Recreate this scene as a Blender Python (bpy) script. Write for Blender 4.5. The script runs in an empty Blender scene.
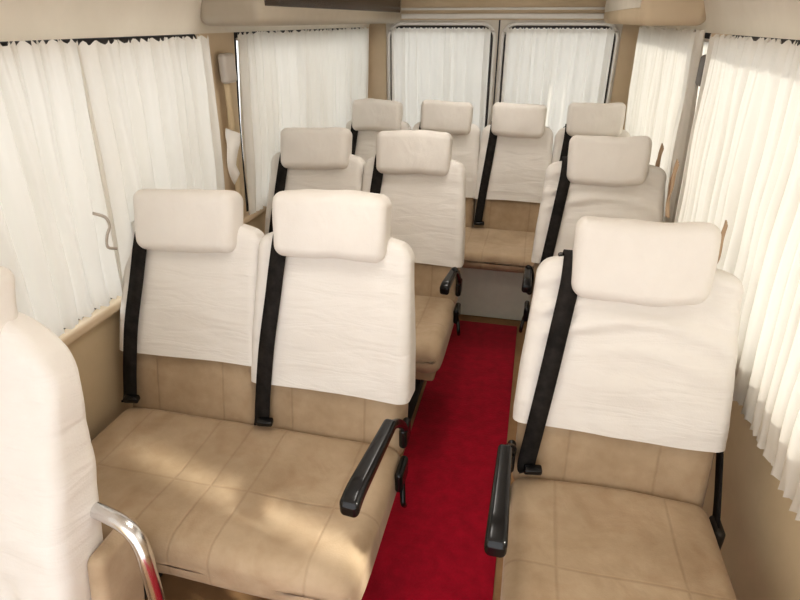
import bpy, math, random
from mathutils import Vector, Matrix, noise
random.seed(4)
scene = bpy.context.scene
COL = scene.collection

# ------------------------------------------------------------------ materials
def new_mat(name):
    m = bpy.data.materials.new(name); m.use_nodes = True
    nt = m.node_tree; nt.nodes.clear()
    out = nt.nodes.new('ShaderNodeOutputMaterial')
    return m, nt, out

def seam_mask(nt, tc, absx=(), ys=(), zs=(), w=0.005):
    sep = nt.nodes.new('ShaderNodeSeparateXYZ'); nt.links.new(tc.outputs['Object'], sep.inputs[0])
    ax = nt.nodes.new('ShaderNodeMath'); ax.operation = 'ABSOLUTE'; nt.links.new(sep.outputs['X'], ax.inputs[0])
    res = None
    for src, vals in ((ax.outputs[0], absx), (sep.outputs['Y'], ys), (sep.outputs['Z'], zs)):
        for v in vals:
            s = nt.nodes.new('ShaderNodeMath'); s.operation = 'SUBTRACT'; s.inputs[1].default_value = v
            nt.links.new(src, s.inputs[0])
            a = nt.nodes.new('ShaderNodeMath'); a.operation = 'ABSOLUTE'; nt.links.new(s.outputs[0], a.inputs[0])
            r = nt.nodes.new('ShaderNodeMapRange'); r.interpolation_type = 'SMOOTHSTEP'
            r.inputs['From Min'].default_value = 0; r.inputs['From Max'].default_value = w
            r.inputs['To Min'].default_value = 1; r.inputs['To Max'].default_value = 0
            nt.links.new(a.outputs[0], r.inputs['Value'])
            if res is None: res = r.outputs[0]
            else:
                mx = nt.nodes.new('ShaderNodeMath'); mx.operation = 'MAXIMUM'
                nt.links.new(res, mx.inputs[0]); nt.links.new(r.outputs[0], mx.inputs[1]); res = mx.outputs[0]
    return res

def fabric(name, c1, c2, scale=6, rough=0.9, bump=0.25, bscale=250, crease=0.0, seams=None, sheen=0.0, seamcol=0.28, cscale=(1.2, 1.2, 6.5), stain=0.0):
    m, nt, out = new_mat(name)
    b = nt.nodes.new('ShaderNodeBsdfPrincipled'); b.inputs['Roughness'].default_value = rough
    b.inputs['Specular IOR Level'].default_value = 0.2
    if sheen: b.inputs['Sheen Weight'].default_value = sheen
    tc = nt.nodes.new('ShaderNodeTexCoord')
    n = nt.nodes.new('ShaderNodeTexNoise'); n.inputs['Scale'].default_value = scale; n.inputs['Detail'].default_value = 6
    n.inputs['Roughness'].default_value = 0.6
    nt.links.new(tc.outputs['Object'], n.inputs['Vector'])
    cr = nt.nodes.new('ShaderNodeValToRGB')
    cr.color_ramp.elements[0].position = 0.35; cr.color_ramp.elements[1].position = 0.68
    cr.color_ramp.elements[0].color = (*c1, 1); cr.color_ramp.elements[1].color = (*c2, 1)
    nt.links.new(n.outputs['Fac'], cr.inputs[0])
    col = cr.outputs[0]
    if stain:
        ns = nt.nodes.new('ShaderNodeTexNoise'); ns.inputs['Scale'].default_value = 9; ns.inputs['Detail'].default_value = 4
        ns.inputs['Distortion'].default_value = 0.6
        nt.links.new(tc.outputs['Object'], ns.inputs['Vector'])
        rs = nt.nodes.new('ShaderNodeMapRange'); rs.inputs['From Min'].default_value = 0.48; rs.inputs['From Max'].default_value = 0.78
        rs.inputs['To Max'].default_value = stain
        nt.links.new(ns.outputs['Fac'], rs.inputs['Value'])
        ms = nt.nodes.new('ShaderNodeMix'); ms.data_type = 'RGBA'; ms.blend_type = 'MULTIPLY'
        nt.links.new(rs.outputs[0], ms.inputs[0]); nt.links.new(col, ms.inputs[6]); ms.inputs[7].default_value = (0.68, 0.58, 0.49, 1)
        col = ms.outputs[2]
    n2 = nt.nodes.new('ShaderNodeTexNoise'); n2.inputs['Scale'].default_value = bscale; n2.inputs['Detail'].default_value = 2
    nt.links.new(tc.outputs['Object'], n2.inputs['Vector'])
    bp = nt.nodes.new('ShaderNodeBump'); bp.inputs['Strength'].default_value = bump; bp.inputs['Distance'].default_value = 0.002
    nt.links.new(n2.outputs['Fac'], bp.inputs['Height'])
    last = bp
    if crease:
        mp = nt.nodes.new('ShaderNodeMapping'); mp.inputs['Scale'].default_value = cscale
        nt.links.new(tc.outputs['Object'], mp.inputs[0])
        n3 = nt.nodes.new('ShaderNodeTexNoise'); n3.inputs['Scale'].default_value = 3.2; n3.inputs['Detail'].default_value = 3
        n3.inputs['Distortion'].default_value = 0.8
        nt.links.new(mp.outputs[0], n3.inputs['Vector'])
        b3 = nt.nodes.new('ShaderNodeBump'); b3.inputs['Strength'].default_value = crease; b3.inputs['Distance'].default_value = 0.025
        nt.links.new(n3.outputs['Fac'], b3.inputs['Height']); nt.links.new(last.outputs[0], b3.inputs['Normal']); last = b3
    if seams:
        mk = seam_mask(nt, tc, **seams)
        inv = nt.nodes.new('ShaderNodeMath'); inv.operation = 'SUBTRACT'; inv.inputs[0].default_value = 1
        nt.links.new(mk, inv.inputs[1])
        b4 = nt.nodes.new('ShaderNodeBump'); b4.inputs['Strength'].default_value = 0.3; b4.inputs['Distance'].default_value = 0.004
        nt.links.new(inv.outputs[0], b4.inputs['Height']); nt.links.new(last.outputs[0], b4.inputs['Normal']); last = b4
        mix = nt.nodes.new('ShaderNodeMix'); mix.data_type = 'RGBA'; mix.blend_type = 'MULTIPLY'
        sc = nt.nodes.new('ShaderNodeMath'); sc.operation = 'MULTIPLY'; sc.inputs[1].default_value = seamcol
        nt.links.new(mk, sc.inputs[0]); nt.links.new(sc.outputs[0], mix.inputs[0])
        nt.links.new(col, mix.inputs[6]); mix.inputs[7].default_value = (0.45, 0.35, 0.28, 1)
        col = mix.outputs[2]
    nt.links.new(col, b.inputs['Base Color']); nt.links.new(last.outputs[0], b.inputs['Normal'])
    nt.links.new(b.outputs[0], out.inputs[0])
    return m

def plain(name, c, rough=0.5, metal=0.0, var=0.06, scale=20, bump=0.1):
    m, nt, out = new_mat(name)
    b = nt.nodes.new('ShaderNodeBsdfPrincipled'); b.inputs['Roughness'].default_value = rough; b.inputs['Metallic'].default_value = metal
    tc = nt.nodes.new('ShaderNodeTexCoord'); n = nt.nodes.new('ShaderNodeTexNoise'); n.inputs['Scale'].default_value = scale
    nt.links.new(tc.outputs['Object'], n.inputs['Vector'])
    cr = nt.nodes.new('ShaderNodeValToRGB')
    cr.color_ramp.elements[0].color = (*[max(0, x*(1-var)) for x in c], 1)
    cr.color_ramp.elements[1].color = (*[min(1, x*(1+var)) for x in c], 1)
    nt.links.new(n.outputs['Fac'], cr.inputs[0]); nt.links.new(cr.outputs[0], b.inputs['Base Color'])
    bp = nt.nodes.new('ShaderNodeBump'); bp.inputs['Strength'].default_value = bump; bp.inputs['Distance'].default_value = 0.001
    n2 = nt.nodes.new('ShaderNodeTexNoise'); n2.inputs['Scale'].default_value = 300
    nt.links.new(tc.outputs['Object'], n2.inputs['Vector'])
    nt.links.new(n2.outputs['Fac'], bp.inputs['Height']); nt.links.new(bp.outputs[0], b.inputs['Normal'])
    nt.links.new(b.outputs[0], out.inputs[0])
    return m

def curtain_mat(name, c1, c2, tr):
    m, nt, out = new_mat(name)
    d = nt.nodes.new('ShaderNodeBsdfDiffuse'); t = nt.nodes.new('ShaderNodeBsdfTranslucent')
    tc = nt.nodes.new('ShaderNodeTexCoord'); n = nt.nodes.new('ShaderNodeTexNoise'); n.inputs['Scale'].default_value = 3
    nt.links.new(tc.outputs['Object'], n.inputs['Vector'])
    cr = nt.nodes.new('ShaderNodeValToRGB')
    cr.color_ramp.elements[0].color = (*c1, 1); cr.color_ramp.elements[1].color = (*c2, 1)
    nt.links.new(n.outputs['Fac'], cr.inputs[0])
    nt.links.new(cr.outputs[0], d.inputs[0]); nt.links.new(cr.outputs[0], t.inputs[0])
    mx = nt.nodes.new('ShaderNodeMixShader'); mx.inputs[0].default_value = tr
    nt.links.new(d.outputs[0], mx.inputs[1]); nt.links.new(t.outputs[0], mx.inputs[2]); nt.links.new(mx.outputs[0], out.inputs[0])
    return m

def glass_mat():
    m, nt, out = new_mat('window_glass')
    a = nt.nodes.new('ShaderNodeBsdfTransparent'); a.inputs[0].default_value = (0.93, 0.96, 0.96, 1)
    g = nt.nodes.new('ShaderNodeBsdfGlossy'); g.inputs['Roughness'].default_value = 0.02
    f = nt.nodes.new('ShaderNodeFresnel'); f.inputs[0].default_value = 1.3
    mx = nt.nodes.new('ShaderNodeMixShader'); nt.links.new(f.outputs[0], mx.inputs[0])
    nt.links.new(a.outputs[0], mx.inputs[1]); nt.links.new(g.outputs[0], mx.inputs[2]); nt.links.new(mx.outputs[0], out.inputs[0])
    return m

def fill_lamp_mat():  # glow for the lamps added to brighten the cabin
    m, nt, out = new_mat('fill_lamp_lens')
    e = nt.nodes.new('ShaderNodeEmission'); e.inputs[0].default_value = (1, 0.95, 0.88, 1); e.inputs[1].default_value = FILL_LAMP
    nt.links.new(e.outputs[0], out.inputs[0]); return m

FILL_LAMP = 10.5
TAN1, TAN2 = (0.41, 0.305, 0.20), (0.56, 0.435, 0.305)
M_COVER = fabric('white_cover_cloth', (0.79, 0.75, 0.70), (0.84, 0.805, 0.76), scale=4, crease=0.3)
M_HEAD = fabric('white_headrest_cloth', (0.79, 0.745, 0.695), (0.84, 0.80, 0.75), scale=4, crease=0.3, cscale=(2.5, 1.5, 2.0))
M_BACK = fabric('tan_suede_back', TAN1, TAN2, scale=5, sheen=0.15, stain=0.35, seams=dict(absx=(0.115,), w=0.006), seamcol=0.16)
M_CUSH1 = fabric('tan_suede_cushion', TAN1, TAN2, scale=4, sheen=0.15, crease=0.3, stain=0.5, cscale=(2, 2, 2), seams=dict(absx=(0.14,), ys=(-0.06,), w=0.006), seamcol=0.18)
M_CUSH2 = fabric('tan_suede_bench', TAN1, TAN2, scale=4, sheen=0.15, crease=0.3, stain=0.5, cscale=(2, 2, 2), seams=dict(absx=(0.0, 0.11, 0.35), ys=(-0.04,), w=0.006), seamcol=0.18)
M_CUSH4 = fabric('tan_suede_rear', TAN1, TAN2, scale=5, sheen=0.15, stain=0.35, seams=dict(absx=(0.0, 0.42, 0.10, 0.32), ys=(-0.04,), w=0.006), seamcol=0.16)
M_TAN = fabric('tan_shell', (0.36, 0.25, 0.155), (0.44, 0.32, 0.21), scale=8)
M_PANEL = fabric('beige_panel', (0.60, 0.49, 0.33), (0.68, 0.56, 0.39), scale=3, bump=0.15)
M_PILLAR = fabric('tan_pillar', (0.64, 0.52, 0.37), (0.71, 0.58, 0.43), scale=3, bump=0.1)
M_LINER = fabric('headliner', (0.72, 0.66, 0.57), (0.80, 0.74, 0.65), scale=3, bump=0.15)
M_BLACK = plain('black_plastic', (0.008, 0.008, 0.009), 0.22)
M_BELT = fabric('black_webbing', (0.014, 0.012, 0.011), (0.035, 0.030, 0.027), scale=30, rough=0.7)
M_METAL = plain('dark_painted_metal', (0.05, 0.045, 0.04), 0.45, 0.3)
M_CHROME = plain('chrome', (0.78, 0.78, 0.79), 0.22, 1.0, var=0.02, bump=0.0)
M_CARPET = fabric('red_carpet', (0.34, 0.004, 0.022), (0.47, 0.006, 0.032), scale=22, rough=1.0, bump=1.0, bscale=120, sheen=0.15)
M_FLOOR = fabric('brown_floor', (0.34, 0.20, 0.10), (0.44, 0.28, 0.15), scale=5)
M_DOOR = plain('door_paint', (0.72, 0.67, 0.60), 0.5)
M_RUBBER = plain('dark_rubber', (0.05, 0.045, 0.045), 0.6)
M_ROD = plain('white_rail', (0.72, 0.69, 0.65), 0.4)
M_FRAME = plain('pale_frame', (0.84, 0.81, 0.77), 0.5)
M_GREYPL = plain('grey_plastic', (0.50, 0.45, 0.40), 0.45)
M_TUBE = plain('dark_grey_plastic', (0.16, 0.15, 0.145), 0.45)
M_PLINTH = plain('plinth_grey', (0.80, 0.84, 0.74), 0.6)
M_DUCT = plain('duct_beige', (0.44, 0.38, 0.30), 0.5)
M_SMOKE = plain('smoked_brown', (0.05, 0.032, 0.022), 0.25)
M_TIE = fabric('tie_cloth', (0.44, 0.31, 0.21), (0.54, 0.40, 0.29))
M_CURT = curtain_mat('curtain_cloth', (0.79, 0.755, 0.695), (0.85, 0.82, 0.765), 0.33)
M_GLASS = glass_mat(); M_FILL_LAMP = fill_lamp_mat()

# ------------------------------------------------------------------ helpers
def obj_from(name, verts, faces, mat, parent=None, loc=(0, 0, 0), rot=(0, 0, 0), smooth=True, auto=None):
    me = bpy.data.meshes.new(name); me.from_pydata([tuple(v) for v in verts], [], faces); me.update()
    if smooth:
        for p in me.polygons: p.use_smooth = True
    if auto:
        try: me.set_sharp_from_angle(angle=math.radians(auto))
        except Exception: pass
    me.materials.append(mat)
    o = bpy.data.objects.new(name, me); COL.objects.link(o)
    o.location = loc; o.rotation_euler = rot
    if parent: o.parent = parent
    return o

def empty(name, loc, label, cat, group=None):
    e = bpy.data.objects.new(name, None); e.empty_display_size = 0.1; COL.objects.link(e); e.location = loc
    e['label'] = label; e['category'] = cat
    if group: e['group'] = group
    return e

def tag(o, label, cat, group=None, kind=None):
    o['label'] = label; o['category'] = cat
    if group: o['group'] = group
    if kind: o['kind'] = kind
    return o

def axis_vals(h, r, n, k=3):
    r = min(r, h*0.999)
    inner = h - r
    vals = [-(inner + r*math.tan(math.radians(45)*j/k)) for j in range(k, 0, -1)]
    vals += [-inner + 2*inner*i/n for i in range(n+1)]
    vals += [inner + r*math.tan(math.radians(45)*j/k) for j in range(1, k+1)]
    return vals

def rbox(hx, hy, hz, r, nx=4, ny=2, nz=4, deform=None, k=3, c=(0, 0, 0)):
    r = min(r, hx*0.98, hy*0.98, hz*0.98)
    X, Y, Z = axis_vals(hx, r, nx, k), axis_vals(hy, r, ny, k), axis_vals(hz, r, nz, k)
    idx = {}; verts = []; faces = []
    def V(i, j, l):
        key = (i, j, l)
        if key in idx: return idx[key]
        p = Vector((X[i], Y[j], Z[l]))
        q = Vector((max(-hx+r, min(hx-r, p.x)), max(-hy+r, min(hy-r, p.y)), max(-hz+r, min(hz-r, p.z))))
        d = p - q
        if d.length > 1e-9: p = q + d.normalized()*r
        if deform: p = Vector(deform(p.x, p.y, p.z))
        idx[key] = len(verts); verts.append(p + Vector(c)); return idx[key]
    A, B, C = len(X)-1, len(Y)-1, len(Z)-1
    for i in range(A):
        for j in range(B):
            faces.append((V(i, j, 0), V(i, j+1, 0), V(i+1, j+1, 0), V(i+1, j, 0)))
            faces.append((V(i, j, C), V(i+1, j, C), V(i+1, j+1, C), V(i, j+1, C)))
    for i in range(A):
        for l in range(C):
            faces.append((V(i, 0, l), V(i+1, 0, l), V(i+1, 0, l+1), V(i, 0, l+1)))
            faces.append((V(i, B, l), V(i, B, l+1), V(i+1, B, l+1), V(i+1, B, l)))
    for j in range(B):
        for l in range(C):
            faces.append((V(0, j, l), V(0, j, l+1), V(0, j+1, l+1), V(0, j+1, l)))
            faces.append((V(A, j, l), V(A, j+1, l), V(A, j+1, l+1), V(A, j, l+1)))
    return verts, faces

def merge(*parts):
    V = []; F = []
    for v, f in parts:
        o = len(V); V += [Vector(x) for x in v]; F += [tuple(i+o for i in q) for q in f]
    return V, F

def box(x0, x1, y0, y1, z0, z1, r=0.006):
    return rbox((x1-x0)/2, (y1-y0)/2, (z1-z0)/2, r, 1, 1, 1, k=2, c=((x0+x1)/2, (y0+y1)/2, (z0+z1)/2))

def tube(pts, rad, seg=12, closed=False):
    pts = [Vector(p) for p in pts]; n = len(pts); V = []; F = []
    up = Vector((0, 0, 1)); prev = None
    for i, p in enumerate(pts):
        if closed: t = (pts[(i+1) % n] - pts[i-1])
        else: t = pts[min(i+1, n-1)] - pts[max(i-1, 0)]
        t.normalize()
        if prev is None:
            a = up if abs(t.z) < 0.9 else Vector((1, 0, 0))
            nrm = (a - t*a.dot(t)).normalized()
        else: nrm = (prev - t*prev.dot(t)).normalized()
        prev = nrm; bn = t.cross(nrm)
        for s in range(seg):
            an = 2*math.pi*s/seg
            V.append(p + (nrm*math.cos(an) + bn*math.sin(an))*rad)
    m = n if closed else n-1
    for i in range(m):
        for s in range(seg):
            a = i*seg+s; b = i*seg+(s+1) % seg; c = ((i+1) % n)*seg+(s+1) % seg; d = ((i+1) % n)*seg+s
            F.append((a, b, c, d))
    if not closed:
        F.append(tuple(range(seg))[::-1]); F.append(tuple((n-1)*seg+s for s in range(seg)))
    return V, F

def smooth_path(pts, n=8):
    pts = [Vector(p) for p in pts]; out = []
    P = [pts[0]] + pts + [pts[-1]]
    for i in range(1, len(P)-2):
        for j in range(n):
            t = j/n; a, b, c, d = P[i-1], P[i], P[i+1], P[i+2]
            out.append(0.5*((2*b) + (c-a)*t + (2*a-5*b+4*c-d)*t*t + (-a+3*b-3*c+d)*t**3))
    out.append(pts[-1]); return out

def ribbon(pts, wdir, w, th, n=6):
    P = smooth_path(pts, n); V = []; F = []
    wd = Vector(wdir).normalized()
    for i, p in enumerate(P):
        t = (P[min(i+1, len(P)-1)] - P[max(i-1, 0)]).normalized()
        wv = (wd - t*wd.dot(t)).normalized(); nv = t.cross(wv)
        for a, b in ((-1, -1), (1, -1), (1, 1), (-1, 1)):
            V.append(p + wv*a*w/2 + nv*b*th/2)
    for i in range(len(P)-1):
        for s in range(4):
            F.append((i*4+s, i*4+(s+1) % 4, (i+1)*4+(s+1) % 4, (i+1)*4+s))
    F.append((3, 2, 1, 0)); k = (len(P)-1)*4; F.append((k, k+1, k+2, k+3))
    return V, F

# ------------------------------------------------------------------ seat parts
BL = 0.67       # backrest length
BT = 0.050      # half thickness
def back_def(hw, drop=0.028):
    def f(x, y, z):
        s = max(0, min(1, z/BL))
        t = max(0, (s-0.50)/0.5); t = t*t*(3-2*t)
        x2 = x*(1-0.055*t)
        y2 = y*(1-0.28*t)
        ux = abs(x)/hw
        if y < 0:
            y2 -= 0.005*ux**3*(1-t) + 0.008*math.sin(math.pi*min(1, s*1.2))
        z2 = z - drop*t*ux**3.0
        return (x2, y2, z2)
    return f

def front_y(u, v, hw):
    return back_def(hw)(u, -BT, v)[1]

def mesh_back(hw, drop):
    d = back_def(hw, drop)
    return rbox(hw, BT, BL/2, 0.036, 12, 2, 16, deform=lambda x, y, z: d(x, y, z+BL/2), k=4)

def mesh_cover(hw, seed=0, z0=0.235, drop=0.028, loose=0.7, drape=0.0):
    g = 0.009; r = 0.036; zb = z0 - r; H = (BL+g-zb)/2; d = back_def(hw, drop)
    uz = []
    def df(x, y, z):
        uz.append(z + H)
        zz = z + zb + H
        p = Vector(d(x, y, zz))
        s = (zz-z0)/(BL-z0)
        fl = min(1, max(0, 1-s*2.2))
        ph = p.z*80 + 70*(p.x)**2 + seed*2.3 + 3*noise.noise(Vector((p.x*3+seed, p.z*3, 0)))
        mask = max(0, noise.noise(Vector((p.x*3.0+seed*5, p.z*5, 3.0)))+0.25)
        m2 = max(0, noise.noise(Vector((p.x*4+seed*2, p.z*3, 9.0)))+0.25)
        n = noise.noise(Vector((p.x*4+seed*7, p.z*13+seed, 0)))
        n2 = noise.noise(Vector((p.x*9+seed*3, p.z*3, 5.0)))
        n3 = noise.noise(Vector((p.x*5+seed*3, p.z*5, 7.0)))
        dia = math.sin(p.x*48 + p.z*26 + seed*1.7 + 2*n2)*m2
        if y < 0:
            p.y -= max(-0.003, (n*0.006 + n2*0.004*(0.4+fl) + 0.0080*mask*math.sin(ph) + 0.003*dia)*loose + drape*dia*0.012) + fl*0.010 + 0.004*(n3+0.4)
        else:
            p.y += n*0.001 + fl*0.006
        if drape and abs(x) > hw*0.8:
            p.x += math.copysign(1, x)*max(-0.003, 0.010*math.sin(p.z*34+seed)*m2*1.6)
        p.x *= 1 + 0.028*fl
        p.z += 0.004*fl*math.sin(p.x*9+seed*2)
        return p
    v, f = rbox(hw+g, BT+g, H, r, 34, 3, 60, deform=df, k=4)
    keep = [q for q in f if not all(uz[i] < r+0.002 for i in q)]
    return v, keep

def mesh_headrest(seed=0):
    hx = 0.163
    def df(x, y, z):
        ux = abs(x)/hx
        y2 = y + 0.006*ux**2 - 0.003*math.cos(z/0.09*1.4)*(1 if y < 0 else 0)
        z2 = z*(1-0.03*ux**3) + 0.004*math.sin(x*14+seed)
        y2 += 0.005*noise.noise(Vector((x*10+seed, z*14, 1)))
        z2 += 0.004*noise.noise(Vector((x*12+seed, y*12, 4)))
        return (x*(1-0.02*max(0, -z/0.09)), y2, z2)
    return rbox(hx, 0.052, 0.092, 0.031, 20, 3, 10, deform=df, k=5)

def cushion_mesh(W, depth, centres, hw, ztop=0.48, th=0.15):
    def df(x, y, z):
        z2 = z
        t = (y + depth/2)/depth        # 0 front 1 back
        dmin = min(abs(x-c) for c in centres)
        if z > 0:
            u = min(1, dmin/hw)
            z2 += 0.007*math.cos(u*math.pi/2) - 0.010*math.cos(min(1, u*1.3)*math.pi/2)*math.exp(-((t-0.62)/0.25)**2)
            z2 += 0.012*math.exp(-((t-0.16)/0.2)**2) - 0.008*t*t
            z2 += 0.006*noise.noise(Vector((x*6, y*6, 0)))
        else:
            z2 += 0.030*max(0, (0.25-t)/0.25)**1.5
        y2 = y
        if y < 0: y2 -= 0.006*math.cos(dmin/hw*1.5)
        return (x, y2, z2)
    return rbox(W/2, depth/2, th/2, 0.045 if th > 0.12 else 0.032, 8*len(centres), 10, 3, deform=df, k=5)

AL = 0.285
def armrest_mesh(L=AL):
    def df(x, y, z):
        t = (y + L/2)/L       # 0 at tip, 1 at pivot
        z2 = z*(1.1-0.35*t) - 0.016*max(0, (0.22-t)/0.22)**2
        x2 = x*(1.08 - 0.30*t)
        return (x2, y, z2)
    return rbox(0.021, L/2, 0.019, 0.012, 2, 14, 2, deform=df, k=4)

def build_seat(name, loc, centres, hw, label, group=None, arm=None, armrot=0.0, reclines=None, cushmat=None, depth=0.50,
               pitch_seed=0, legs=True, belt=True, covers=None, raise_back=0.0, head=(1, 0, 1), headz=None, drop=0.028, loose=0.22, cth=0.145, pan=True, drape=0.0):
    root = empty(name, loc, label, 'seat', group)
    W = 2*hw*len(centres) + 0.01
    cx = sum(centres)/len(centres)
    v, f = cushion_mesh(W, depth, [c-cx for c in centres], hw, th=cth)
    obj_from('seat_cushion', v, f, cushmat, root, (cx, -depth/2+0.02, 0.48-cth/2))
    for i, c in enumerate(centres):
        th = math.radians(reclines[i] if reclines else 12)
        v, f = mesh_back(hw, drop)
        bk = obj_from('backrest', v, f, M_BACK, root, (c, 0.05, 0.40+raise_back), (-th, 0, 0))
        v, f = mesh_cover(hw, seed=i+pitch_seed, z0=(covers[i] if covers else 0.235), drop=drop, loose=loose, drape=drape)
        cv = obj_from('seat_cover', v, f, M_COVER, bk)
        v, f = mesh_headrest(i+pitch_seed)
        hd = obj_from('headrest', v, f, M_HEAD, bk, (head[1], -0.040, 0.700+(headz[i] if headz else 0)))
        hd.scale = (0.93 if (hw < 0.22 and len(centres) > 1) else head[0], 1, head[2])
        cv['label'] = 'white cloth slip cover over the backrest'; hd['label'] = 'wide padded headrest in an off-white cloth cover'
        if belt:
            k = hw/0.235
            def Q(u, y, v_, thx=th, cxx=c):
                return Vector((cxx+u, 0.05 + y*math.cos(thx)+v_*math.sin(thx), 0.40 - y*math.sin(thx)+v_*math.cos(thx)))
            def R(u, v_, lift):
                return Q(u, front_y(u, v_, hw)-lift, v_)
            pts = [Q(-0.150*k, 0.035, BL-0.015), Q(-0.150*k, 0.0, BL+0.012), Q(-0.150*k, -0.035, BL-0.0), R(-0.153*k, 0.60, 0.022), R(-0.165*k, 0.48, 0.024), R(-0.180*k, 0.34, 0.028),
                   R(-0.195*k, 0.20, 0.026), R(-0.205*k, 0.10, 0.022), R(-0.20*k, 0.085, 0.035)]
            v, f = ribbon(pts, (1, 0, 0), 0.047, 0.003)
            b = obj_from('seat_belt', v, f, M_BELT, root)
            b['label'] = 'black shoulder belt webbing'
            g, h = box(-0.024, 0.024, -0.013, 0.013, -0.010, 0.010, 0.006)
            obj_from('belt_buckle', g, h, M_BLACK, root, R(-0.188*k, 0.095, 0.038), (0.2, 0, 0.15))
            gd = box(-0.034, 0.034, -0.03, 0.02, -0.008, 0.012, 0.007)
            obj_from('belt_guide', gd[0], gd[1], M_BLACK, bk, (-0.150*k, 0.03, BL-0.012))
    if arm:
        for ax in arm:
            sg = math.copysign(1, ax-cx)
            v, f = armrest_mesh()
            a = obj_from('armrest', v, f, M_BLACK, root, (ax, -0.300, 0.690), (math.radians(1), 0, armrot))
            a['label'] = 'glossy black paddle armrest'
            px, py = ax + math.sin(-armrot)*0.13, -0.300+0.13
            ex = cx + sg*(W/2+0.006)
            pv = merge(tube(smooth_path([(px, py, 0.685), ((px+ex)/2, py+0.06, 0.65), (ex, py+0.13, 0.59), (ex, py+0.17, 0.53)], 6), 0.013, 10),
                       rbox(0.012, 0.035, 0.035, 0.012, 2, 2, 2, c=(ex, py+0.17, 0.53)))
            obj_from('armrest_bracket', pv[0], pv[1], M_BLACK, root)
            lv = merge(rbox(0.012, 0.045, 0.035, 0.012, 2, 2, 2, c=(0, 0, 0)),
                       tube(smooth_path([(0, 0, 0), (0.010*sg, -0.03, -0.03), (0.016*sg, -0.05, -0.06), (0.016*sg, -0.03, -0.09)]), 0.008, 8))
            obj_from('recline_lever', lv[0], lv[1], M_BLACK, root, (cx + sg*(W/2+0.010), -0.06, 0.43))
    hw2 = W/2
    if pan:
        pn = box(cx-hw2+0.03, cx+hw2-0.03, -depth+0.09, 0.04, 0.285, 0.345, 0.015)
        obj_from('seat_pan', pn[0], pn[1], M_TAN, root)
    if legs:
        for lx in (cx-hw2+0.17, cx+hw2-0.17) if len(centres) > 1 else (cx-hw2+0.10, cx+hw2-0.10):
            lg = merge(box(lx-0.018, lx+0.018, -depth+0.11, -depth+0.15, 0.02, 0.29, 0.006),
                       box(lx-0.018, lx+0.018, -0.06, -0.02, 0.02, 0.29, 0.006),
                       box(lx-0.03, lx+0.03, -depth+0.08, 0.01, 0.0, 0.022, 0.006))
            obj_from('leg', lg[0], lg[1], M_METAL, root)
    return root

def copy_tree(src, loc):
    def cp(o, par):
        n = o.copy(); COL.objects.link(n)
        if par: n.parent = par
        for ch in o.children: cp(ch, n)
        return n
    r = cp(src, None); r.location = loc; return r

GD, GS = 'double passenger seats', 'single passenger seats'
d1 = build_seat('double_seat', (-0.750, 1.25, 0), [-0.232, 0.232], 0.232,
                'tan suede double seat with white covers, beside windowed wall', GD, arm=[0.462], armrot=math.radians(-5), reclines=[14, 11], cushmat=M_CUSH2, covers=[0.25, 0.21], headz=[-0.028, -0.002])
d2 = copy_tree(d1, (-0.730, 2.27, 0)); d2['label'] = 'tan suede double seat with white covers, beside tan pillar'
for ch in d2.children:
    if ch.name.startswith('backrest'):
        for g in ch.children:
            if g.name.startswith('headrest'): g.location.z += 0.012 if ch.location.x < 0 else -0.010
    if ch.name.startswith('armrest') and not ch.name.startswith('armrest_bracket'):
        ch.scale = (0.85, 0.62, 0.9); ch.location.y = -0.235; ch.location.z = 0.672
s1 = build_seat('single_seat', (0.292, 1.22, 0), [0.0], 0.252,
                'tan suede single seat with creased white cover, black armrest', GS, arm=[-0.282], reclines=[13], cushmat=M_CUSH1, pitch_seed=5, covers=[0.215], headz=[-0.024], head=(1, 0, 1.10), loose=1.25)
lb = ribbon([(0.274, 0.19, 0.74), (0.276, 0.15, 0.66), (0.276, 0.08, 0.56), (0.276, 0.01, 0.46), (0.274, -0.04, 0.38)], (0, 1, 0.3), 0.045, 0.003)
obj_from('lap_belt', lb[0], lb[1], M_BELT, s1)['label'] = 'black lap belt hanging on the wall side'
lr = rbox(0.014, 0.035, 0.05, 0.012, 2, 2, 2, c=(0.278, -0.02, 0.38)); obj_from('belt_retractor', lr[0], lr[1], M_METAL, s1)
s2 = copy_tree(s1, (0.318, 2.36, 0)); s2['label'] = 'tan suede single seat with white cover, near rear bench'
for ch in s2.children:
    if ch.name.startswith('armrest') and not ch.name.startswith('armrest_bracket'):
        ch.scale = (0.85, 0.62, 0.9); ch.location.y = -0.235; ch.location.z = 0.672
r = build_seat('rear_bench_seat', (-0.30, 3.25, 0), [-0.63, -0.21, 0.21, 0.63], 0.207,
               'four-place tan suede bench with white covers below door windows', reclines=[12, 13, 12, 13], cushmat=M_CUSH4, legs=False, pitch_seed=2, cth=0.10, pan=False, headz=[-0.012, -0.008, -0.008, 0.008])
pl = box(-0.84, 0.84, -0.25, 0.02, 0.004, 0.379, 0.006); obj_from('plinth', pl[0], pl[1], M_PLINTH, r)['label'] = 'grey boxed plinth under the bench'
f0 = build_seat('front_seat', (-1.035, 0.54, 0), [0.0], 0.220,
                'white-covered seat with tan side and chrome grab rail', reclines=[14], cushmat=M_CUSH1, pitch_seed=9, belt=False, covers=[0.02],
                raise_back=0.045, head=(0.85, -0.025, 1), headz=[-0.02], drop=0.085, loose=1.2, drape=1.4)
sp = rbox(0.022, 0.065, 0.17, 0.020, 2, 3, 3, c=(0.252, 0.105, 0.45), deform=lambda x, y, z: (x, y+0.04*z/0.2, z))
obj_from('side_bolster', sp[0], sp[1], M_BACK, f0)['label'] = 'tan padded side bolster'
rx, ry = 0.350, 0.115
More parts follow.
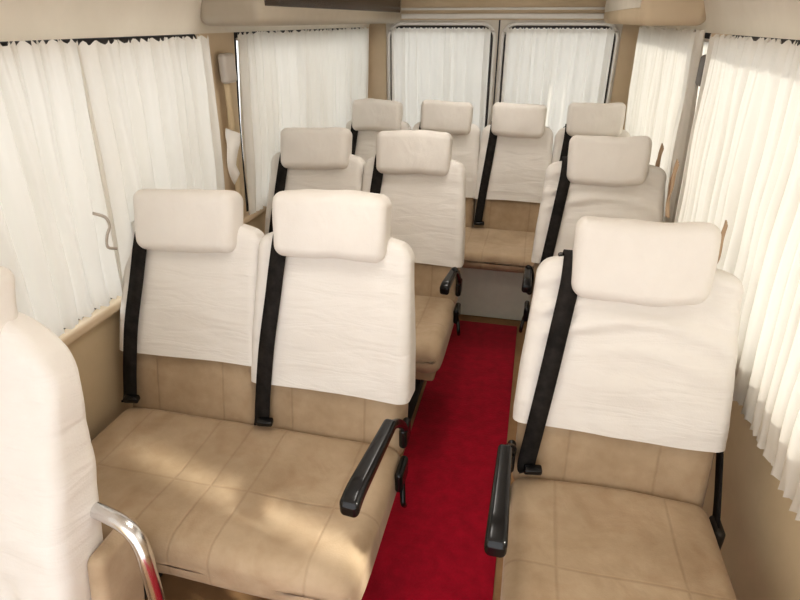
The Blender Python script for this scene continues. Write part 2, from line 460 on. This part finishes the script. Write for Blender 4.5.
rail = tube(smooth_path([(rx-0.26, ry+0.03, 0.68), (rx-0.16, ry+0.03, 0.69), (rx-0.07, ry+0.015, 0.69), (rx-0.025, ry+0.005, 0.675), (rx-0.006, ry, 0.64), (rx, ry-0.005, 0.59), (rx, ry-0.01, 0.46), (rx-0.01, ry-0.03, 0.38), (rx-0.06, ry-0.05, 0.33), (rx-0.16, ry-0.06, 0.32)], 8), 0.016, 16)
obj_from('grab_rail', rail[0], rail[1], M_CHROME, f0)['label'] = 'bent chrome tube grab rail'

# ------------------------------------------------------------------ shell
XC = -0.30; HW = 0.97; Y0, Y1 = -0.6, 4.30
ZT = 1.555
LOW = [(0.97, 0.0), (0.97, 0.78)]
MID = [(0.97, 0.78), (0.96, 1.0), (0.945, 1.3), (0.925, ZT)]
TOP = [(0.925, ZT), (0.905, 1.61), (0.86, 1.72), (0.76, 1.83), (0.60, 1.90), (0.45, 1.93)]
def strip(profile, side, y0, y1, th=0.05, ny=1):
    n = len(profile); V = []; F = []
    outs = []
    for i in range(n):
        a = Vector((profile[max(0, i-1)][0], profile[max(0, i-1)][1])); b = Vector((profile[min(n-1, i+1)][0], profile[min(n-1, i+1)][1]))
        t = (b-a).normalized(); nrm = Vector((t.y, -t.x))
        outs.append(Vector(profile[i]) + nrm*th)
    loop = [Vector(p) for p in profile] + outs[::-1]
    m = len(loop)
    for y in (y0, y1):
        for p in loop: V.append(Vector((XC + side*p.x, y, p.y)))
    for i in range(m): F.append((i, (i+1) % m, m+(i+1) % m, m+i))
    for i in range(n-1):
        F.append((i, i+1, m-2-i, m-1-i)); F.append((m+i, m+m-1-i, m+m-2-i, m+i+1))
    return V, F

def structure(o, label=None, cat=None):
    o['kind'] = 'structure'
    if label: o['label'] = label
    if cat: o['category'] = cat
    return o

PL = [(-0.6, -0.30), (2.04, 2.30), (4.12, Y1)]
PR = [(-0.6, -0.30), (2.36, 2.58), (4.12, Y1)]
for side, nm, P in ((-1, 'left', PL), (1, 'right', PR)):
    parts = [strip(LOW, side, Y0, Y1), strip(TOP, side, Y0, Y1)]
    parts += [strip(MID, side, a, b) for a, b in P]
    v, f = merge(*parts)
    w = obj_from('wall_'+nm, v, f, M_PANEL, smooth=True, auto=35)
    w.data.materials.append(M_LINER); w.data.materials.append(M_PILLAR)
    for p in w.data.polygons:
        if p.center.z > ZT: p.material_index = 1
        elif p.center.z > 0.79: p.material_index = 2
    structure(w, 'beige fabric lined van side wall', 'wall')
fl = box(XC-1.0, XC+1.0, Y0, Y1+0.05, -0.05, 0.0, 0.002)
structure(obj_from('floor', fl[0], fl[1], M_FLOOR), 'brown van floor', 'floor')
ce = box(XC-0.5, XC+0.5, Y0, Y1+0.05, 1.93, 1.98, 0.002)
structure(obj_from('ceiling', ce[0], ce[1], M_LINER), 'beige headliner', 'ceiling')
cp = rbox(0.205, 1.80, 0.004, 0.003, 2, 2, 1, k=2, c=(-0.182, 1.12, 0.005))
tag(obj_from('aisle_carpet', cp[0], cp[1], M_CARPET), 'bright red carpet runner along the aisle floor', 'carpet')

for side, nm, z in ((-1, '1', 0.785), (1, '2', 0.70)):
    x = XC + side*0.955
    s = merge(box(x-0.022, x+0.022, Y0+0.02, 4.10, z-0.02, z+0.012, 0.01))
    structure(obj_from('trim_'+nm, s[0], s[1], M_PILLAR), 'tan window sill trim', 'trim')
n = 1
for side, ranges in ((-1, [(-0.30, 2.04), (2.30, 4.12)]), (1, [(-0.30, 2.36), (2.58, 4.12)])):
    for a, b in ranges:
        xb, xt = XC + side*1.005, XC + side*0.962
        V = [Vector((xb, a-0.02, 0.78)), Vector((xb, b+0.02, 0.78)), Vector((xt, b+0.02, ZT)), Vector((xt, a-0.02, ZT))]
        g = obj_from('window_%d' % n, V, [(0, 1, 2, 3)], M_GLASS, smooth=False)
        xx = XC + side*0.985
        fr = tube([(xx, a+0.02, 0.80), (xx, b-0.02, 0.80), (xx-side*0.04, b-0.02, ZT-0.015), (xx-side*0.04, a+0.02, ZT-0.015)], 0.018, 8, closed=True)
        obj_from('window_frame', fr[0], fr[1], M_RUBBER, g)
        structure(g, 'side window glass with dark rubber frame', 'window'); n += 1

def rrect(x0, x1, z0, z1, r, seg=6):
    pts = []
    for cx, cz, a0 in ((x1-r, z1-r, 0), (x0+r, z1-r, 90), (x0+r, z0+r, 180), (x1-r, z0+r, 270)):
        for i in range(seg+1):
            a = math.radians(a0 + 90*i/seg); pts.append((cx+r*math.cos(a), cz+r*math.sin(a)))
    return pts
def ring_panel(o, i, y0, y1, ro=0.003, ri=0.07):
    A = rrect(*o, ro); B = rrect(*i, ri); n = len(A); V = []; F = []
    for y in (y0, y1):
        for p in A: V.append(Vector((p[0], y, p[1])))
        for p in B: V.append(Vector((p[0], y, p[1])))
    for k in range(n):
        q = (k+1) % n
        F += [(k, q, n+q, n+k), (2*n+k, 3*n+k, 3*n+q, 2*n+q), (k, 2*n+k, 2*n+q, q), (n+k, n+q, 3*n+q, 3*n+k)]
    return V, F
v, f = merge(box(XC-0.93, XC+0.93, Y1, Y1+0.06, 1.60, 1.93, 0.004), box(XC-1.0, XC-0.80, Y1, Y1+0.06, 0, 1.60, 0.004), box(XC+0.80, XC+1.0, Y1, Y1+0.06, 0, 1.60, 0.004))
structure(obj_from('wall_back', v, f, M_PILLAR, smooth=True, auto=35), 'tan trimmed rear frame around the doors', 'wall')
hd = merge(box(XC-0.78, XC+0.78, Y1-0.022, Y1, 1.608, 1.640, 0.008), box(XC-0.78, XC+0.78, Y1-0.012, Y1, 1.66, 1.676, 0.004))
structure(obj_from('trim_3', hd[0], hd[1], M_FRAME), 'pale metal rail above the rear doors', 'trim')
di = 1
for x0, x1 in ((XC-0.80, XC-0.005), (XC+0.005, XC+0.80)):
    v, f = ring_panel((x0, x1, 0.0, 1.60), (x0+0.043, x1-0.043, 0.70, 1.555), Y1+0.01, Y1+0.05)
    d = obj_from('door_%d' % di, v, f, M_DOOR, smooth=True, auto=35)
    structure(d, 'pale painted rear door with rounded window', 'door')
    pts = [(p[0], Y1+0.006, p[1]) for p in rrect(x0+0.043, x1-0.043, 0.70, 1.555, 0.07)]
    t = tube(pts, 0.009, 8, closed=True); obj_from('window_seal', t[0], t[1], M_RUBBER, d)
    pts = [(p[0], Y1+0.002, p[1]) for p in rrect(x0+0.020, x1-0.020, 0.67, 1.579, 0.09)]
    t = tube(pts, 0.011, 10, closed=True); obj_from('door_trim', t[0], t[1], M_FRAME, d)
    obj_from('window_pane', [(x0+0.03, Y1+0.03, 0.68), (x1-0.03, Y1+0.03, 0.68), (x1-0.03, Y1+0.03, 1.57), (x0+0.03, Y1+0.03, 1.57)], [(0, 1, 2, 3)], M_GLASS, d, smooth=False)
    if di == 1:
        b = box(XC-0.007, XC+0.007, Y1+0.010, Y1+0.05, 0.0, 1.60, 0.003); obj_from('door_seal', b[0], b[1], M_RUBBER, d)
    di += 1

for side, ya, mt in ((-1, 2.02, M_DUCT), (1, 2.62, M_PILLAR)):
    v, f = rbox(0.125, (4.24-ya)/2, 0.115, 0.035, 2, 6, 2, c=(XC+side*0.79, (ya+4.24)/2, 1.695), k=4)
    e = obj_from('overhead_air_duct', v, f, mt)
    tag(e, 'beige rounded overhead air duct above the side windows', 'air duct', 'overhead air ducts')
    xx = XC+side*0.664
    s = box(xx-0.004, xx+0.004, ya+0.04, 4.16, 1.645, 1.77, 0.003)
    obj_from('vent_panel', s[0], s[1], M_SMOKE if side < 0 else M_LINER, e)['label'] = 'flat vent strip along the duct'
for y in (0.95, 2.05, 3.15):  # lamps added on the unseen ceiling as extra interior light
    e = empty('added_fill_lamp', (XC, y, 1.93), 'slim warm white fill lamp added on the unseen headliner', 'fill lamp', 'added fill lamps')
    v, f = box(-0.16, 0.16, -0.20, 0.20, -0.022, 0.0, 0.01); obj_from('fill_lamp_housing', v, f, M_ROD, e)
    v, f = box(-0.145, 0.145, -0.185, 0.185, -0.028, -0.0225, 0.002); obj_from('fill_lamp_lens', v, f, M_FILL_LAMP, e)

# ------------------------------------------------------------------ curtains
def curtain(p0, p1, ztop, zbot, outward, lean, wl=0.070, amp=0.027, seed=0, label='', group=''):
    p0 = Vector(p0); p1 = Vector(p1); L = (p1-p0).length; d = (p1-p0)/L; o = Vector(outward)
    rnd = random.Random(seed)
    npl = max(3, int(L/wl)); cols = npl*16; rows = 34
    knots = [0]
    for i in range(npl): knots.append(knots[-1] + rnd.uniform(0.6, 1.45))
    tot = knots[-1]; amps = [rnd.uniform(0.6, 1.12) for _ in range(npl+1)]
    V = []; F = []
    for j in range(rows+1):
        vv = j/rows; z = ztop + (zbot-ztop)*vv
        for i in range(cols+1):
            c = i/cols*tot
            k = 0
            while k < npl-1 and knots[k+1] < c: k += 1
            fr = (c-knots[k])/(knots[k+1]-knots[k])
            a = amps[k]*(1-fr) + amps[k+1]*fr
            u = i/cols; env = min(1, min(u, 1-u)*cols/14)
            sway = 0.12*noise.noise(Vector((i/cols*5+seed, vv*1.6, seed)))*env
            ph = (k + fr)*2*math.pi + sway*6
            grow = (0.35 + 0.65*min(1, vv*2.2))*(1-0.55*max(0, (vv-0.75)/0.25))
            sn = math.sin(ph); sn = math.copysign(abs(sn)**0.75, sn)
            off = sn*amp*a*grow + 0.010*noise.noise(Vector((i/cols*8+seed*3, vv*3, 2)))*env
            off += 0.22*amp*math.sin(ph*2.7+seed)*(1-min(1, vv*1.2)*0.6)*env
            tn = 0.35*math.cos(ph)*wl*0.25*env
            p = Vector((p0.x, p0.y, 0)) + d*(L*i/cols + tn) + o*(off + lean*vv)
            zz = z
            if j >= rows-1: p += o*(0.005*math.sin(i*1.2)*(1 if j == rows else 0.4))
            if j == rows: zz += 0.004*math.sin(i*1.57)
            if j == 0: zz += 0.006*math.sin(i*1.3)
            V.append(Vector((p.x, p.y, zz)))
    W = cols+1
    for j in range(rows):
        for i in range(cols):
            F.append((j*W+i, j*W+i+1, (j+1)*W+i+1, (j+1)*W+i))
    c = obj_from('curtain', V, F, M_CURT)
    return tag(c, label, 'curtain', group)

XL, XR = XC-0.880, XC+0.880
GC = 'pleated window curtains'
lab = 'white pleated cloth curtain drawn across side window'
ZC = 1.552
curtain((XL, -0.25, 0), (XL, 0.599, 0), ZC, 0.82, (-1, 0, 0), 0.045, seed=1, label=lab, group=GC)
curtain((XL, 0.600, 0), (XL, 1.374, 0), ZC, 0.82, (-1, 0, 0), 0.045, seed=2, label=lab, group=GC)
curtain((XL+0.020, 1.345, 0), (XL, 2.02, 0), ZC-0.006, 0.81, (-1, 0, 0), 0.045, seed=3, label='white pleated curtain with cloth tie beside tan pillar', group=GC)
curtain((XL, 2.245, 0), (XL, 3.189, 0), ZC, 0.80, (-1, 0, 0), 0.045, seed=4, label=lab, group=GC)
curtain((XL, 3.190, 0), (XL, 4.13, 0), ZC, 0.80, (-1, 0, 0), 0.045, seed=5, label=lab, group=GC)
curtain((XR, -0.28, 0), (XR, 0.545, 0), ZC, 0.68, (1, 0, 0), 0.04, seed=6, label=lab, group=GC)
curtain((XR, 0.615, 0), (XR, 2.40, 0), ZC, 0.67, (1, 0, 0), 0.04, seed=7, amp=0.021, wl=0.062, label='white pleated curtain with lace hem and brown tie', group=GC)
curtain((XR, 2.50, 0), (XR, 4.10, 0), ZC+0.01, 0.76, (1, 0, 0), 0.04, seed=8, label=lab, group=GC)
curtain((XC-0.752, Y1-0.030, 0), (XC-0.052, Y1-0.030, 0), 1.550, 0.66, (0, 1, 0), 0.0, seed=9, wl=0.085, amp=0.017, label='white gathered curtain over rear door window', group='rear door curtains')
curtain((XC+0.052, Y1-0.030, 0), (XC+0.752, Y1-0.030, 0), 1.550, 0.66, (0, 1, 0), 0.0, seed=10, wl=0.085, amp=0.017, label='white gathered curtain over rear door window', group='rear door curtains')
for a, b in (((XL-0.034, -0.30, 1.53), (XL-0.034, 2.04, 1.53)), ((XL-0.034, 2.30, 1.53), (XL-0.034, 4.14, 1.53)),
             ((XR+0.034, -0.30, 1.53), (XR+0.034, 2.36, 1.53)), ((XR+0.034, 2.50, 1.53), (XR+0.034, 4.14, 1.53)),
             ((XC-0.77, Y1-0.012, 1.53), (XC-0.03, Y1-0.012, 1.53)), ((XC+0.03, Y1-0.012, 1.53), (XC+0.77, Y1-0.012, 1.53))):
    v, f = tube([a, b], 0.006, 10)
    tag(obj_from('curtain_rod', v, f, M_ROD), 'thin white curtain rod above the window', 'curtain rod', 'curtain rods')

def tie(strands, col=M_TIE, w=0.018, wd=(0, 1, 0.2)):
    v, f = merge(*[ribbon(p, wd, w, 0.003) for p in strands])
    tag(obj_from('curtain_tie', v, f, col), 'small cloth curtain tie hanging beside the curtain', 'curtain tie', 'curtain ties')
xi = XL+0.036
tie([[(xi, 1.24, 1.13), (xi+0.01, 1.27, 1.11), (xi+0.008, 1.28, 1.08), (xi+0.010, 1.26, 1.06), (xi+0.012, 1.25, 1.03), (xi+0.006, 1.29, 1.01)]], M_GREYPL, 0.008)
tie([[(xi-0.035, 2.11, 1.20), (xi-0.005, 2.04, 1.16), (xi+0.008, 1.99, 1.09), (xi+0.006, 2.02, 1.03)]], M_FRAME, 0.06)
xj = XR-0.036
def soft_tie(y, z, w):
    tie([[(xj, y, z), (xj-0.012, y-0.035, z-0.035), (xj-0.014, y-0.055, z-0.09), (xj-0.012, y-0.03, z-0.14), (xj-0.008, y-0.06, z-0.20)],
         [(xj, y+0.005, z), (xj-0.008, y-0.005, z-0.06), (xj-0.012, y-0.03, z-0.11), (xj-0.008, y-0.02, z-0.17)]], M_TIE, w, (0.5, 1, 0.2))
soft_tie(1.64, 1.10, 0.028); soft_tie(2.31, 1.12, 0.035); soft_tie(2.62, 1.12, 0.035)

for side, y in ((-1, 2.17), (1, 2.45)):
    x = XC+side*0.905
    e = empty('pillar_belt', (x, y, 1.0), 'grey pillar belt anchor with hanging strap on tan pillar', 'seat belt', 'pillar belt anchors')
    v, f = rbox(0.018, 0.045, 0.055, 0.015, 2, 2, 2, c=(-side*0.004, 0, 0.43)); obj_from('belt_anchor', v, f, M_GREYPL if side < 0 else M_TUBE, e)
    v, f = ribbon([(side*0.004, 0, 0.40), (side*0.014, 0.01, 0.2), (side*0.03, 0.02, -0.1), (side*0.035, 0.02, -0.3)], (0, 1, 0), 0.05, 0.003)
    obj_from('belt_strap', v, f, M_PANEL if side < 0 else M_TUBE, e)

# ------------------------------------------------------------------ light
w = bpy.data.worlds.new('World'); scene.world = w; w.use_nodes = True
nt = w.node_tree; bg = nt.nodes['Background']
bg.inputs[0].default_value = (0.97, 0.98, 1.0, 1); bg.inputs[1].default_value = 1.75
sl = bpy.data.lights.new('sun', 'SUN'); sl.energy = 4.2; sl.color = (1.0, 0.93, 0.82); sl.angle = math.radians(3.0)
so = bpy.data.objects.new('sun', sl); COL.objects.link(so); so.location = (4, -1, 4)
so.rotation_euler = Vector((-1, 0.30, -0.62)).to_track_quat('-Z', 'Y').to_euler()
scene.view_settings.view_transform = 'Standard'
try: scene.view_settings.look = 'Medium High Contrast'
except Exception as ex: print('look', ex)

# ------------------------------------------------------------------ camera
f_px = 560; pitch = math.atan(280/f_px); yaw = math.atan(145*math.cos(pitch)/f_px)
cam = bpy.data.cameras.new('camera'); cam.sensor_fit = 'HORIZONTAL'; cam.sensor_width = 36; cam.lens = 36*f_px/800; cam.clip_start = 0.02
co = bpy.data.objects.new('camera', cam); COL.objects.link(co)
co.location = (0, 0, 1.60)
co.rotation_euler = (math.pi/2 - pitch, 0, yaw)
scene.camera = co
